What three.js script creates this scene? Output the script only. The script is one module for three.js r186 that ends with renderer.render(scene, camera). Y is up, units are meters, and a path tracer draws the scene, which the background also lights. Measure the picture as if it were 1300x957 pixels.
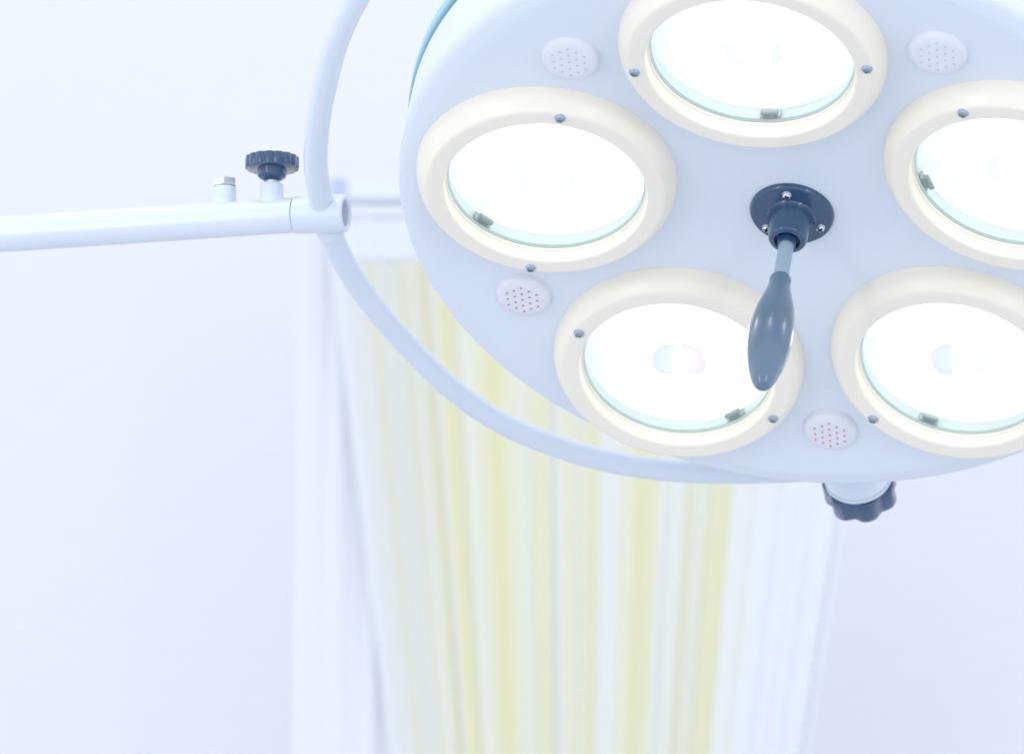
import * as THREE from 'three';
import { mergeGeometries, toCreasedNormals, mergeVertices } from 'three/addons/utils/BufferGeometryUtils.js';
import { RoundedBoxGeometry } from 'three/addons/geometries/RoundedBoxGeometry.js';
import { RectAreaLightUniformsLib } from 'three/addons/lights/RectAreaLightUniformsLib.js';
import { Brush, Evaluator, SUBTRACTION } from 'three-bvh-csg';

// ---------------------------------------------------------------- camera, light, exposure
const scene = new THREE.Scene();
const camera = new THREE.PerspectiveCamera(9.112, 1300 / 957, 0.1, 60);
camera.position.set(0, 1.5, 0);
camera.rotation.x = THREE.MathUtils.degToRad(13);      // looking up at the lamp head from below
camera.focus = 3.40;
camera.userData.fStop = 8;
const renderer = new THREE.WebGLRenderer({ antialias: true });
renderer.toneMapping = THREE.LinearToneMapping;
renderer.toneMappingExposure = 1.6;
renderer.shadowMap.enabled = true;
scene.background = new THREE.Color().setRGB(0.735, 0.77, 0.87);   // bounced light of the white room
RectAreaLightUniformsLib.init();
function areaLight(name, pos, look, w, h, intensity, rgb) {
  const l = new THREE.RectAreaLight(new THREE.Color().setRGB(...rgb), intensity, w, h);
  l.name = name; l.position.set(...pos); l.lookAt(...look); scene.add(l);
  return l;
}
areaLight('window_light', [-2.3, 2.3, -0.6], [0.1, 2.4, -3.6], 0.4, 1.7, 3.4, [0.94, 0.94, 1.0]);
areaLight('window_light', [1.9, 2.0, 0.3], [0.1, 2.4, -3.6], 0.32, 1.7, 3.6, [0.94, 0.94, 1.0]);
areaLight('ceiling_light', [-0.6, 4.6, -2.6], [-0.3, 2.4, -3.6], 1.2, 1.2, 1.4, [0.92, 0.95, 1.0]);

// ---------------------------------------------------------------- helpers
const U = 0.074;                                        // one lens-opening radius, in metres
const R = THREE.MathUtils.degToRad;
let seed = 20240611;
const rnd = () => { seed = (seed * 1664525 + 1013904223) >>> 0; return seed / 4294967296; };
const V2 = (a) => a.map(([x, y]) => new THREE.Vector2(x * U, y * U));
function lathe(profile, seg = 96, crease = 0.6) {       // profile (radius, height) in U; the axis becomes +z
  const g = new THREE.LatheGeometry(V2(profile), seg); g.rotateX(Math.PI / 2);
  return g;
}
function latheM(profile, seg = 64) { return new THREE.LatheGeometry(profile.map(([x, y]) => new THREE.Vector2(x, y)), seg); }   // metres, axis +y
function round(pts, step = 6, rad = 0.03) {             // rounds the inner corners of a profile
  const out = [pts[0]];
  for (let i = 1; i < pts.length - 1; i++) {
    const a = pts[i - 1], b = pts[i], c = pts[i + 1];
    const la = Math.hypot(a[0] - b[0], a[1] - b[1]), lc = Math.hypot(c[0] - b[0], c[1] - b[1]);
    const r = Math.min(b[2] ?? rad, la * 0.48, lc * 0.48);
    const p = [b[0] + (a[0] - b[0]) / la * r, b[1] + (a[1] - b[1]) / la * r], q = [b[0] + (c[0] - b[0]) / lc * r, b[1] + (c[1] - b[1]) / lc * r];
    for (let k = 0; k <= step; k++) { const t = k / step, s = 1 - t; out.push([s * s * p[0] + 2 * s * t * b[0] + t * t * q[0], s * s * p[1] + 2 * s * t * b[1] + t * t * q[1]]); }
  }
  out.push(pts[pts.length - 1]);
  return out;
}
function mesh(name, g, m, parent) {
  const o = new THREE.Mesh(g, m); o.name = name; o.castShadow = o.receiveShadow = true; parent.add(o); return o;
}
function tag(o, label, category, group) { o.userData.label = label; o.userData.category = category; if (group) o.userData.group = group; return o; }
function noiseTex(w, h, fn, srgb = false) {
  const d = new Uint8Array(w * h * 4);
  for (let y = 0; y < h; y++) for (let x = 0; x < w; x++) { const c = fn(x / w, y / h, x, y); const i = (y * w + x) * 4; d[i] = c[0]; d[i + 1] = c[1]; d[i + 2] = c[2]; d[i + 3] = 255; }
  const t = new THREE.DataTexture(d, w, h); t.wrapS = t.wrapT = THREE.RepeatWrapping; t.magFilter = THREE.LinearFilter; t.minFilter = THREE.LinearMipmapLinearFilter; t.generateMipmaps = true;
  if (srgb) t.colorSpace = THREE.SRGBColorSpace; t.needsUpdate = true; return t;
}
function valueNoise(n) {                                // tileable lattice noise
  const g = Array.from({ length: n * n }, rnd), s = (t) => t * t * (3 - 2 * t);
  return (u, v) => { const x = u * n, y = v * n, i = Math.floor(x), j = Math.floor(y), a = s(x - i), b = s(y - j), at = (p, q) => g[((q % n + n) % n) * n + ((p % n + n) % n)];
    return (at(i, j) * (1 - a) + at(i + 1, j) * a) * (1 - b) + (at(i, j + 1) * (1 - a) + at(i + 1, j + 1) * a) * b; };
}
const n8 = valueNoise(8), n32 = valueNoise(32), n96 = valueNoise(96);
const peel = noiseTex(256, 256, (u, v) => { const k = 255 * (0.25 * n8(u, v) + 0.35 * n32(u, v) + 0.4 * n96(u, v)); return [k, k, k]; });
const smudge = noiseTex(256, 256, (u, v) => { const k = 255 * Math.min(1, 0.55 + 0.3 * n8(u, v) + 0.25 * n32(u, v)); return [k, k, k]; });
const tiled = (t, x, y) => { const c = t.clone(); c.repeat.set(x, y); c.needsUpdate = true; return c; };
const col = (r, g, b) => new THREE.Color().setRGB(r, g, b);
const P = (o) => new THREE.MeshPhysicalMaterial(o);

const M = {
  wall: P({ color: col(0.755, 0.765, 0.80), roughness: 0.85, bumpMap: tiled(peel, 6, 4), bumpScale: 0.002 }),
  enamel: P({ color: col(0.71, 0.765, 0.82), roughness: 0.55, roughnessMap: tiled(smudge, 3, 3), clearcoat: 0.25, clearcoatRoughness: 0.3, bumpMap: tiled(peel, 10, 10), bumpScale: 0.00012 }),
  tube: P({ color: col(0.66, 0.725, 0.785), roughness: 0.32, clearcoat: 0.5, clearcoatRoughness: 0.12, bumpMap: tiled(peel, 14, 2), bumpScale: 0.00004 }),
  back: P({ color: col(0.34, 0.60, 0.68), roughness: 0.4 }),
  ivory: P({ color: col(0.88, 0.825, 0.69), roughness: 0.5, roughnessMap: tiled(smudge, 4, 2), clearcoat: 0.3, clearcoatRoughness: 0.2 }),
  dome: P({ color: col(0.74, 0.75, 0.79), roughness: 0.45 }),
  holeGrey: P({ color: col(0.62, 0.57, 0.62), roughness: 0.6 }),
  hole: P({ color: col(0.62, 0.22, 0.24), roughness: 0.6 }),
  glass: P({ color: col(0.99, 1.0, 0.995), roughness: 0.02, transmission: 1, thickness: 0, ior: 1.5 }),
  glassEdge: P({ color: col(0.70, 0.84, 0.82), roughness: 0.3 }),
  reflector: P({ color: col(0.96, 0.955, 0.955), roughness: 0.35, metalness: 0.3 }),
  housing: P({ color: col(0.60, 0.68, 0.665), roughness: 0.4 }),
  bulb: P({ color: col(1, 1, 1), emissive: col(1, 0.99, 0.97), emissiveIntensity: 1.3, roughness: 0.3 }),
  shieldLilac: P({ color: col(0.93, 0.92, 0.955), roughness: 0.9, transmission: 0.5, thickness: 0 }),
  shieldBlue: P({ color: col(0.85, 0.865, 0.93), roughness: 0.9, transmission: 0.5, thickness: 0 }),
  shieldPink: P({ color: col(0.92, 0.86, 0.93), roughness: 0.9, transmission: 0.5, thickness: 0 }),
  steel: P({ color: col(0.62, 0.68, 0.74), roughness: 0.25, metalness: 1 }),
  screw: P({ color: col(0.32, 0.42, 0.54), roughness: 0.4, metalness: 0.5 }),
  zinc: P({ color: col(0.78, 0.80, 0.80), roughness: 0.3, metalness: 0.9 }),
  dark: P({ color: col(0.024, 0.07, 0.15), roughness: 0.22, clearcoat: 0.6, clearcoatRoughness: 0.08 }),
  grip: P({ color: col(0.085, 0.155, 0.23), roughness: 0.24, clearcoat: 1.0, clearcoatRoughness: 0.08 }),
  clip: P({ color: col(0.30, 0.38, 0.38), roughness: 0.35, metalness: 0.7 }),
  seam: P({ color: col(0.06, 0.10, 0.16), roughness: 0.6 }),
  rail: P({ color: col(0.68, 0.72, 0.78), roughness: 0.4, metalness: 0.2 }),
};

// ---------------------------------------------------------------- setting: the wall behind
{
  const w = mesh('wall', new THREE.BoxGeometry(7, 5, 0.1), M.wall, scene);
  w.position.set(0, 2.5, -6.25); w.userData.kind = 'structure';
  const f = mesh('floor', new THREE.BoxGeometry(7, 0.1, 8), P({ color: col(0.58, 0.61, 0.65), roughness: 0.6, bumpMap: tiled(peel, 8, 8), bumpScale: 0.001 }), scene);
  f.position.set(0, -0.05, -2.2); f.userData.kind = 'structure';
}

// ---------------------------------------------------------------- curtain on its rail
function stripeTexture() {
  const W = 2048, H = 512, c = document.createElement('canvas'); c.width = W; c.height = H;
  const x = c.getContext('2d');
  x.fillStyle = '#e9ece6'; x.fillRect(0, 0, W, H);
  const strong = [[0.195, 0.011], [0.285, 0.011], [0.415, 0.01], [0.575, 0.017], [0.66, 0.009], [0.755, 0.015]], stripes = [];
  for (let q = 0; q < 0.999;) {                          // pale cream, yellow and bluish white stripes, a few stronger yellow ones
    q = Math.min(1, q + 0.010 + rnd() * 0.022);
    const near = strong.some(([c, w]) => Math.abs(q - 0.012 - c) < w), yellow = Math.min(1, q / 0.1) * Math.min(1, Math.max(0.08, (0.86 - q) / 0.1));
    const f = near ? 1 : yellow * [0.3, 0.65, 0.42, 0.82, 0.22][stripes.length % 5], mix = (a, b) => Math.round(a + (b - a) * f);
    stripes.push([q, `rgb(${mix(225, 223)},${mix(228, 220)},${mix(233, 174)})`]);
  }
  let at = 0;
  stripes.forEach(([end, tone], k) => {
    const a = at * W, b = end * W; x.fillStyle = tone; x.fillRect(a, 0, b - a + 1, H);
    for (let q = a; q < b; q += 5 + rnd() * 8) { x.globalAlpha = 0.25; x.fillStyle = rnd() < 0.5 ? '#e6e8e8' : '#dcdbc4'; x.fillRect(q, 0, 1.5 + rnd() * 2.5, H); x.globalAlpha = 1; }   // woven threads
    if (k % 3 !== 1) { x.fillStyle = stripes[(k + 1) % stripes.length][1]; for (let y = 0; y < H; y += 8) x.fillRect(b - 8, y, 8, 4); }   // ladder stitch along the stripe
    at = end;
  });
  const t = new THREE.CanvasTexture(c); t.colorSpace = THREE.SRGBColorSpace; t.wrapS = t.wrapT = THREE.RepeatWrapping; return t;
}
function clothSheet(width, left, top, bottom, z, folds, depth, ragged) {   // left(t), width(t): edges as the cloth falls
  const nu = 360, nv = 60, pos = [], uv = [], idx = [];
  const ph = Array.from({ length: 8 }, () => rnd() * 6.28);
  for (let j = 0; j <= nv; j++) {
    const t = j / nv, y = top + (bottom - top) * t, l = left(t), w = width(t);
    for (let i = 0; i <= nu; i++) {
      const s = i / nu, a = s * folds * 2 * Math.PI;
      const warp = 0.35 * Math.sin(a * 0.37 + ph[0]) + 0.25 * Math.sin(a * 0.61 + ph[1] + t);
      const zz = depth * (0.6 + 0.4 * Math.sin(a * 0.23 + ph[2])) * (Math.sin(a + warp * 2.2 + 0.25 * t) + 0.3 * Math.sin(2 * a + ph[3])) * (0.55 + 0.45 * t);
      pos.push(l + w * (s + 0.006 * Math.sin(a * 1.3 + ph[4])), y, z + zz); uv.push(s, t * 4);
    }
  }
  for (let j = 0; j < nv; j++) for (let i = 0; i < nu; i++) { const a = j * (nu + 1) + i, b = a + nu + 1; idx.push(a, b, a + 1, b, b + 1, a + 1); }
  const g = new THREE.BufferGeometry(); g.setAttribute('position', new THREE.Float32BufferAttribute(pos, 3)); g.setAttribute('uv', new THREE.Float32BufferAttribute(uv, 2)); g.setIndex(idx); g.computeVertexNormals(); return g;
}
{
  const cur = new THREE.Group(); cur.name = 'curtain'; scene.add(cur);
  tag(cur, 'pale yellow striped fabric curtain gathered below its rail', 'curtain');
  const top = 2.965, bottom = 1.0, edgeL = (y) => -0.222 + (2.965 - y) * 0.125, edgeR = (y) => 0.46 - (2.965 - y) * 0.17;
  const ease = (y) => Math.max(y, 1.9);
  const meshTop = 2.913;
  const stripe = P({ map: stripeTexture(), roughness: 0.95, transmission: 0.2, thickness: 0 });
  const net = P({ color: col(0.80, 0.825, 0.85), roughness: 0.95, transmission: 0.2, thickness: 0 });
  const yAt = (t, a, b) => ease(a + (b - a) * t);
  mesh('striped_cloth', clothSheet((t) => edgeR(yAt(t, meshTop, bottom)) - edgeL(yAt(t, meshTop, bottom)), (t) => edgeL(yAt(t, meshTop, bottom)), meshTop, bottom, -5.5, 17, 0.006), stripe, cur);
  mesh('white_heading', clothSheet((t) => edgeR(yAt(t, top, meshTop)) - edgeL(yAt(t, top, meshTop)), (t) => edgeL(yAt(t, top, meshTop)), top, meshTop + 0.001, -5.5, 17, 0.006), net, cur);
  const sh = new THREE.Group(); sh.name = 'sheer_curtain'; scene.add(sh);
  tag(sh, 'plain white sheer curtain hanging beside the striped curtain', 'curtain');
  mesh('sheer_cloth', clothSheet(() => 0.17, (t) => -0.258 + 0.0 * t, 2.975, 1.0, -5.52, 4, 0.003), P({ color: col(0.765, 0.775, 0.81), roughness: 0.95, transmission: 0.15, thickness: 0 }), sh);
  const rail = new THREE.Group(); rail.name = 'curtain_rail'; scene.add(rail);
  tag(rail, 'pale blue grey curtain rail on the wall behind the lamp', 'curtain rail');
  const tr = mesh('track', new RoundedBoxGeometry(1.05, 0.022, 0.03, 3, 0.005), M.rail, rail); tr.position.set(0.315, 2.995, -5.5);
  const cap = mesh('end_cap', new RoundedBoxGeometry(0.02, 0.03, 0.04, 3, 0.006), P({ color: col(0.45, 0.53, 0.66), roughness: 0.5 }), rail); cap.position.set(-0.208, 2.997, -5.5);
  for (const x of [-0.1, 0.75]) { const b = mesh('wall_bracket', new RoundedBoxGeometry(0.03, 0.03, 0.71, 2, 0.004), M.rail, rail); b.position.set(x, 3.016, -5.855); }
}

// ---------------------------------------------------------------- surgical light: head, yoke
const light = new THREE.Group(); light.name = 'surgical_light'; scene.add(light);
tag(light, 'round white five-bulb surgical light with lit lenses and tubular yoke', 'surgical light');
light.matrix.makeBasis(new THREE.Vector3(0.98654, -0.14532, 0.07504), new THREE.Vector3(0, 0.45863, 0.88863), new THREE.Vector3(-0.16355, -0.87667, 0.45245)).setPosition(0.2032, 2.3871, -3.3171);
light.matrix.decompose(light.position, light.quaternion, light.scale);
const LR = 2.4441 * U, TILT = 0.0927, LAMP0 = R(100.8);
const ev = new Evaluator(); ev.useGroups = false; ev.attributes = ['position', 'normal', 'uv'];
// turn of lamp k: local x points outward, z is its own tilted axis
function lampMatrix(k) {
  const a = LAMP0 - k * R(72), rad = new THREE.Vector3(Math.cos(a), Math.sin(a), 0), n = new THREE.Vector3(0, 0, 1);
  const z = n.clone().multiplyScalar(Math.cos(TILT)).addScaledVector(rad, -Math.sin(TILT)), x = rad.clone().multiplyScalar(Math.cos(TILT)).addScaledVector(n, Math.sin(TILT));
  return new THREE.Matrix4().makeBasis(x, z.clone().cross(x), z).setPosition(rad.multiplyScalar(LR));
}
{ // front cover: slightly dished plate with five round openings
  const dish = Array.from({ length: 64 }, (_, i) => [0.5 + 3.1 * i / 63, -0.02 + 0.2767 * i / 63]);
  const prof = [[0.0001, -0.03], [0.25, -0.028], ...dish, ...round([[3.6, 0.2567], [3.68, 0.262, 0.1], [3.895, 0.22, 0.2], [3.905, -0.5, 0.03], [3.85, -0.5, 0.02], [3.84, 0.05, 0.02], [3.8, 0.1]], 8).slice(1)];
  const full = lathe(prof, 300), pos = full.attributes.position, ix = full.index.array, keep = [];
  const mid = Array.from({ length: 5 }, (_, k) => { const a = LAMP0 - k * R(72); return [Math.cos(a) * LR, Math.sin(a) * LR]; });
  for (let i = 0; i < ix.length; i += 3) {                // the five openings end under the rings
    const x = (pos.getX(ix[i]) + pos.getX(ix[i + 1]) + pos.getX(ix[i + 2])) / 3, y = (pos.getY(ix[i]) + pos.getY(ix[i + 1]) + pos.getY(ix[i + 2])) / 3;
    if (mid.every(([u, v]) => Math.hypot(x - u, y - v) > 1.17 * U)) keep.push(ix[i], ix[i + 1], ix[i + 2]);
  }
  full.setIndex(keep);
  mesh('face_plate', full, M.enamel, light);
  mesh('cover_seam', lathe([[3.8, -0.48], [3.872, -0.49], [3.872, -0.56], [3.8, -0.57]], 160), M.seam, light);
  mesh('back_shell', lathe(round([[3.8, -0.555], [3.935, -0.565, 0.03], [3.945, -0.76, 0.15], [3.5, -1.15, 0.4], [2.4, -1.6, 0.5], [0.9, -1.75, 0.3], [0.0001, -1.76]], 8), 160), M.back, light);
}
// Phillips screw, axis +z, in U
function screwGeo(r, h) {
  const head = new Brush(lathe(round([[0.0001, h], [r * 0.7, h * 0.92, r * 0.5], [r, 0, 0.005], [r * 0.95, -0.04], [0.0001, -0.05]], 4), 24)); head.updateMatrixWorld();
  let b = head;
  for (const a of [0.4, 0.4 + Math.PI / 2]) { const g = new THREE.BoxGeometry(r * 1.25 * U, r * 0.42 * U, 0.05 * U); g.rotateZ(a); g.translate(0, 0, (h - 0.001) * U); const c = new Brush(g); c.updateMatrixWorld(); b = ev.evaluate(b, c, SUBTRACTION); b.updateMatrixWorld(); }
  return toCreasedNormals(b.geometry, 0.5);
}
const bezelScrew = screwGeo(0.055, 0.032), flangeScrew = screwGeo(0.05, 0.045);
const bezelGeo = lathe(round([[1.27, -0.12], [1.287, 0.16, 0.05], [1.262, 0.30, 0.1], [1.175, 0.405, 0.045], [1.15, 0.414, 0.012], [1.012, 0.414, 0.014], [0.995, 0.40, 0.01], [0.99, 0.285, 0.006], [0.974, 0.28, 0.004], [0.974, 0.25, 0.004], [1.08, 0.25, 0.01], [1.08, -0.12]], 6), 128);
const glassGeo = new THREE.CylinderGeometry(1.0 * U, 1.0 * U, 0.0001, 96).rotateX(Math.PI / 2);
const edgeGeo = lathe(round([[0.958, 0.245], [1.0, 0.245, 0.004], [1.0, 0.222, 0.004], [0.958, 0.222]], 3), 96);
const wallGeo = lathe([[1.02, 0.22], [0.998, 0.22], [0.985, 0.07], [1.0, 0.07]], 96);
const bowlProf = [[0.0001, -0.55]]; for (let i = 0; i <= 9; i++) { const r = 0.12 + 0.87 * i / 9; bowlProf.push([r, -0.54 + 0.61 * Math.pow(i / 9, 1.8)]); }
const bowlGeo = toCreasedNormals(lathe(bowlProf, 30).toNonIndexed(), 0.05);   // faceted mirror
const bulbGeo = lathe(round([[0.09, -0.6], [0.1, -0.3, 0.04], [0.1, -0.02, 0.09], [0.0001, 0.03]], 6), 32);
function halfDisc(side) {                               // one wing of the pale shield before the bulb
  const s = new THREE.Shape(), g = 0.035 * U, r = 0.27 * U;
  s.moveTo(side * g * 2.4, -r * 0.72); s.bezierCurveTo(side * r * 1.25, -r * 0.98, side * r * 1.3, r * 0.7, side * g, r * 0.78); s.closePath();
  const e = new THREE.ExtrudeGeometry(s, { depth: 0.012 * U, bevelEnabled: true, bevelSize: 0.006 * U, bevelThickness: 0.006 * U, bevelSegments: 2, curveSegments: 24 }); return e;
}
const wingL = halfDisc(-1), wingR = halfDisc(1);
const clipGeo = (() => {                                // bent spring clip that holds the glass, against the wall at +x
  const strip = new RoundedBoxGeometry(0.012 * U, 0.20 * U, 0.10 * U, 2, 0.005 * U).translate(0.955 * U, 0, 0.16 * U);
  const tongue = new RoundedBoxGeometry(0.07 * U, 0.13 * U, 0.014 * U, 2, 0.005 * U).translate(0.925 * U, 0, 0.195 * U);
  const curl = new THREE.CylinderGeometry(0.028 * U, 0.028 * U, 0.16 * U, 16).translate(0.90 * U, 0, 0.185 * U);
  return mergeGeometries([strip, tongue, curl].map((g) => { const q = g.index ? g.toNonIndexed() : g; return q; }));
})();
const CLIP = [181, 175.5, -60, 65, 55.4];
for (let k = 0; k < 5; k++) {
  const ring = mesh('lamp_ring', bezelGeo, M.ivory, light);
  lampMatrix(k).decompose(ring.position, ring.quaternion, ring.scale);
  for (const s of [-1, 1]) { const sc = mesh('screw', bezelScrew, M.screw, ring); sc.position.set(0, s * 1.112 * U, 0.414 * U); sc.rotation.z = rnd() * 3; }
  const gl = mesh('lens_glass', glassGeo, M.glass, ring); gl.position.z = 0.247 * U;
  mesh('glass_edge', edgeGeo, M.glassEdge, ring);
  mesh('housing_wall', wallGeo, M.housing, ring);
  mesh('reflector', bowlGeo, M.reflector, ring);
  const bulb = mesh('bulb', bulbGeo, M.bulb, ring);
  const clip = mesh('clip', clipGeo, M.clip, ring); clip.rotation.z = R(CLIP[k]);
  const face = -(LAMP0 - k * R(72));                    // the shields all stand the same way round
  for (const [g, m] of [[wingL, k === 3 || k === 2 ? M.shieldBlue : M.shieldLilac], [wingR, k === 3 ? M.shieldPink : M.shieldLilac]]) { const w = mesh('bulb_shield', g, m, ring); w.position.z = 0.16 * U; w.rotation.z = face + 0.1 + [0.1, -0.2, 0.15, 0, -0.08][k]; }
  const pl = new THREE.PointLight(col(1, 0.985, 0.96), 0.0026); pl.name = 'bulb_light'; pl.castShadow = true; pl.position.set(0, 0, -0.15 * U); ring.add(pl);
}
{ // small perforated domes between the lamps
  const domeGeo = lathe(round([[0.0001, 0.085], [0.2, 0.085, 0.05], [0.27, 0.06, 0.05], [0.29, -0.05]], 6), 64);
  const dots = [];
  for (let q = -2; q <= 2; q++) for (let r = -2; r <= 2; r++) if (Math.abs(q + r) <= 2) {
    const g = new THREE.CylinderGeometry(0.0125 * U, 0.0125 * U, 0.004 * U, 12); g.rotateX(Math.PI / 2); g.translate(0.087 * U * (q * 0.866), 0.087 * U * (r + q / 2), 0.0865 * U); dots.push(g);
  }
  const dotGeo = mergeGeometries(dots);
  for (const k of [0, 1, 2, 3, 4]) {
    const a = LAMP0 + R(36) - k * R(72), d = mesh('sensor_dome', domeGeo, M.dome, light);
    d.position.set(Math.cos(a) * 3.0 * U, Math.sin(a) * 3.0 * U, 0.2 * U); d.rotation.set(0, 0, 0.1);
    const h = mesh('perforations', dotGeo, k === 0 || k === 1 ? M.holeGrey : M.hole, d);
  }
}
{ // sterile handle in the middle
  const fl = mesh('handle_flange', lathe(round([[0.0001, 0.04], [0.2, 0.045], [0.40, 0.03, 0.02], [0.417, 0.0, 0.01], [0.417, -0.04]], 5), 72), M.dark, light);
  for (let k = 0; k < 3; k++) { const a = LAMP0 + k * R(120), s = mesh('screw', flangeScrew, M.zinc, fl); s.position.set(Math.cos(a) * 0.31 * U, Math.sin(a) * 0.31 * U, 0.034 * U); s.rotation.z = k; }
  mesh('handle_socket', lathe(round([[0.25, 0.03], [0.222, 0.07, 0.03], [0.185, 0.36, 0.03], [0.125, 0.375, 0.02], [0.12, 0.30, 0.01], [0.0001, 0.30]], 5), 64), M.dark, light);
  mesh('collar_nut', toCreasedNormals(new THREE.CylinderGeometry(0.105 * U, 0.105 * U, 0.12 * U, 6).rotateX(Math.PI / 2).translate(0, 0, 0.36 * U), 0.4), M.dark, light);
  mesh('handle_rod', lathe([[0.075, 0.3], [0.075, 1.0]], 40), P({ color: col(0.42, 0.50, 0.60), roughness: 0.35, metalness: 0.5 }), light);
  const prof = [[0.0001, 0.845], [0.078, 0.845], [0.1, 0.85], [0.108, 0.87], [0.108, 0.93], [0.118, 1.0], [0.148, 1.11], [0.186, 1.26], [0.21, 1.42], [0.221, 1.57], [0.216, 1.73], [0.196, 1.87], [0.17, 1.99], [0.139, 2.10], [0.107, 2.185], [0.072, 2.24], [0.034, 2.268], [0.0001, 2.275]];
  const curve = new THREE.SplineCurve(prof.slice(4).map(([x, y]) => new THREE.Vector2(x, y))).getPoints(60).map((v) => [Math.max(v.x, 0.0001), v.y]);
  mesh('handle_grip', lathe([...prof.slice(0, 4), ...curve], 64), M.grip, light);
}
{ // tubular yoke, pivot and tilt knob
  const D = new THREE.Vector3(0.18781, -0.98221, 0), E = new THREE.Vector3(-0.98221, -0.18781, 0), th = -0.1, HB = -0.45;
  const Wd = E.clone().multiplyScalar(Math.cos(th)).add(new THREE.Vector3(0, 0, -Math.sin(th)));
  const at = (e, d) => new THREE.Vector3(0, 0, HB).addScaledVector(Wd, e).addScaledVector(D, d).multiplyScalar(U);
  const half = [[4.72, 0.75], [4.605, 1.23], [4.44, 1.72], [4.075, 2.57], [3.66, 3.2], [3.19, 3.63], [2.70, 3.945], [2.19, 4.155], [1.66, 4.28], [0.9, 4.36], [0.2, 4.38]];
  const pts = [...half.map(([e, d]) => [e, -d]).reverse(), [4.775, -0.25], [4.775, 0.25], ...half].map(([e, d]) => at(e, d));
  const path = new THREE.CatmullRomCurve3(pts, false, 'centripetal');
  mesh('yoke', new THREE.TubeGeometry(path, 260, 0.121 * U, 24), M.tube, light);
  const up = new THREE.Vector3(0, 1, 0);
  for (const s of [1, -1]) {                             // flared weld where the yoke meets its sleeve
    const base = at(4.785, 0), tip = at(4.765, 0.35 * s), w = mesh('weld_fillet', latheM([[0.0075, 0.0], [0.0108, 0.0122], [0.0101, 0.0146], [0.0094, 0.018], [0.0088, 0.0215]], 40), M.tube, light);
    w.position.copy(base); w.quaternion.setFromUnitVectors(up, tip.sub(base).normalize());
  }
  for (const s of [1, -1]) {
    const dir = D.clone().multiplyScalar(s), q = new THREE.Quaternion().setFromUnitVectors(up, dir), o = new THREE.Vector3(0, 0, HB * U);
    const put = (m) => { m.position.copy(o); m.quaternion.copy(q); return m; };
    const hs = put(mesh('pivot_housing', latheM(round([[0.0001, 3.6], [0.355, 3.6], [0.355, 4.5, 0.01], [0.34, 4.505, 0.004], [0.34, 4.52, 0.004], [0.362, 4.522, 0.006], [0.362, 4.56, 0.01], [0.0001, 4.56]].map(([a, b, c]) => [a, b, c]), 4).map(([a, b]) => [a * U, b * U]), 72), M.tube, light));
    const sh = new THREE.Shape(), N = 240;
    for (let i = 0; i <= N; i++) { const a = i / N * Math.PI * 2, r = (0.374 - 0.05 * Math.pow(0.5 + 0.5 * Math.cos(a * 7), 1.6)) * U; i ? sh.lineTo(Math.cos(a) * r, Math.sin(a) * r) : sh.moveTo(r, 0); }
    const kg = new THREE.ExtrudeGeometry(sh, { depth: 0.22 * U, bevelEnabled: true, bevelSize: 0.02 * U, bevelThickness: 0.03 * U, bevelSegments: 4 }); kg.rotateX(-Math.PI / 2); kg.rotateY(0.32); kg.translate(0, 4.60 * U, 0);
    put(mesh('tilt_knob', toCreasedNormals(kg, 0.6), M.dark, light));
  }
  // sleeve welded to the yoke, which turns on the end of the arm: hollow tube along the arm
  const A0 = new THREE.Vector3(-0.1225, 2.4073, -3.3905), A1 = new THREE.Vector3(-0.1609, 2.4088, -3.4007);
  const inv = light.matrix.clone().invert(), a = A0.clone().applyMatrix4(inv), b = A1.clone().applyMatrix4(inv), L = a.distanceTo(b);
  const sl = mesh('yoke_sleeve', latheM(round([[0.0098, -0.004], [0.0098, L - 0.001], [0.0122, L, 0.001], [0.0143, L - 0.0015, 0.001], [0.0143, 0, 0.0005], [0.0098, 0]], 4), 64), M.tube, light);
  sl.position.copy(b); sl.quaternion.setFromUnitVectors(up, a.clone().sub(b).normalize());
  const plug = mesh('sleeve_plug', latheM([[0.0001, 0.012], [0.0099, 0.012], [0.0099, 0.0]], 40), P({ color: col(0.30, 0.38, 0.47), roughness: 0.5, metalness: 0.4 }), light);
  plug.position.copy(b); plug.quaternion.copy(sl.quaternion); plug.translateY(L - 0.02);
}

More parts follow.
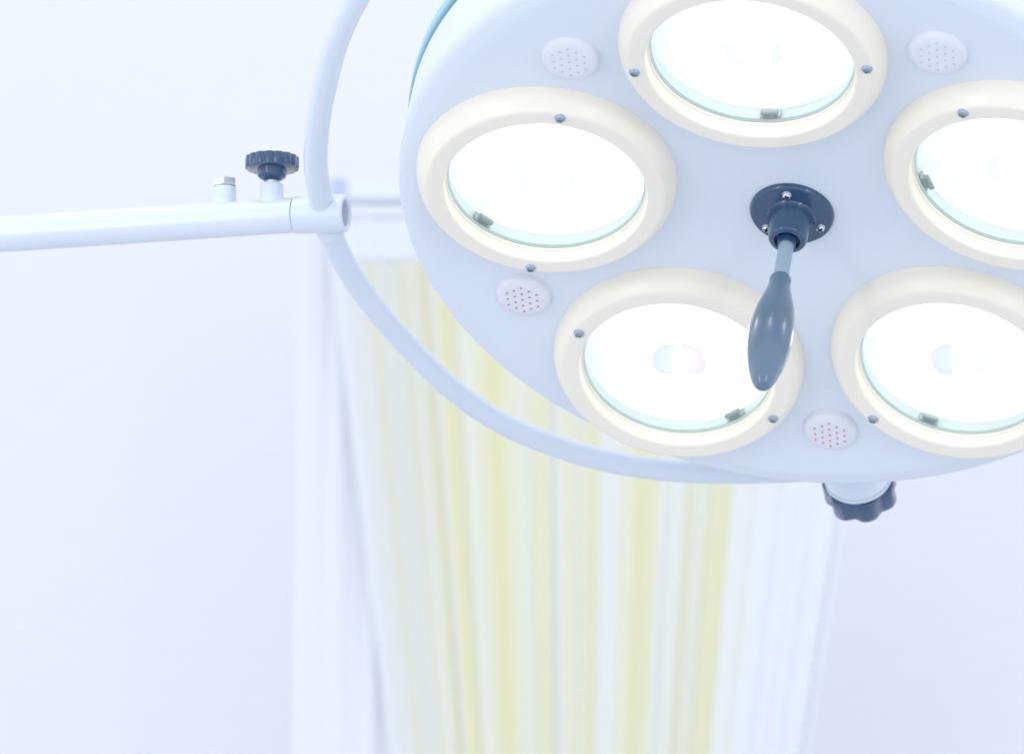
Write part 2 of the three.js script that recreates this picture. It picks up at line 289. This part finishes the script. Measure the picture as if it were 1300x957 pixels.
// ---------------------------------------------------------------- support arm
{
  const arm = new THREE.Group(); arm.name = 'support_arm'; scene.add(arm);
  tag(arm, 'horizontal white tubular arm with black clamp knob holding the yoke', 'lamp arm');
  const tip = new THREE.Vector3(-0.1615, 2.4088, -3.4009), far = new THREE.Vector3(-0.5113, 2.4107, -3.4967);
  const dir = far.clone().sub(tip).normalize();
  arm.position.copy(tip); arm.quaternion.setFromUnitVectors(new THREE.Vector3(-1, 0, 0), dir);   // -x runs along the arm, +y stays up
  const tube = mesh('arm_tube', latheM(round([[0.0001, 0.0], [0.0133, 0.0, 0.0006], [0.0136, 0.2], [0.0142, 1.1]], 3), 64).rotateZ(Math.PI / 2), M.tube, arm);
  mesh('gap_ring', latheM([[0.0001, -0.0012], [0.0126, -0.0012], [0.0126, 0.0]], 48).rotateZ(Math.PI / 2), M.seam, arm);
  const bossGeo = latheM(round([[0.0100, 0.005], [0.0100, 0.0108, 0.001], [0.0089, 0.0142, 0.002], [0.0088, 0.0250, 0.001], [0.0, 0.0252]], 4), 48);
  const bossA = mesh('screw_boss', bossGeo, M.tube, arm); bossA.position.x = -0.0557;
  const bossB = mesh('screw_boss', bossGeo, M.tube, arm); bossB.position.x = -0.0187;
  const hex = toCreasedNormals(new THREE.CylinderGeometry(0.0092, 0.0092, 0.0058, 6).translate(0, 0.0283, 0), 0.4);
  const cap = latheM(round([[0.0001, 0.0316], [0.0072, 0.0316, 0.001], [0.0082, 0.0308]], 3), 40);
  const bolt = mesh('hex_bolt', hex, M.zinc, bossA); bolt.rotation.y = 0.25; mesh('bolt_crown', cap, M.zinc, bossA);
  const knob = mesh('clamp_knob', (() => {
    const s = new THREE.Shape(), N = 320;
    for (let i = 0; i <= N; i++) { const a = i / N * Math.PI * 2, l = Math.pow(0.5 - 0.5 * Math.cos(a * 16), 0.5), r = 0.0183 + 0.0014 * l; i ? s.lineTo(Math.cos(a) * r, Math.sin(a) * r) : s.moveTo(r, 0); }
    const e = new THREE.ExtrudeGeometry(s, { depth: 0.0068, bevelEnabled: true, bevelSize: 0.0006, bevelThickness: 0.0012, bevelSegments: 3 }); e.rotateX(-Math.PI / 2); e.translate(0, 0.0378, 0);
    return toCreasedNormals(e, 0.5);
  })(), M.dark, arm); knob.position.x = -0.0187;
  mesh('knob_neck', latheM(round([[0.0001, 0.0275], [0.006, 0.0275, 0.001], [0.0108, 0.0305, 0.0015], [0.0112, 0.0372], [0.0128, 0.0385]], 4), 48), M.dark, knob);
  mesh('knob_crown', latheM(round([[0.0001, 0.0478], [0.012, 0.0470, 0.004], [0.0165, 0.0455]], 4), 48), M.dark, knob);
  mesh('knob_stem', latheM([[0.0042, 0.024], [0.0042, 0.029]], 24), M.zinc, knob);
}

scene.traverse((o) => { if (o.isMesh) { o.castShadow = true; o.receiveShadow = true; } });
renderer.render(scene, camera);
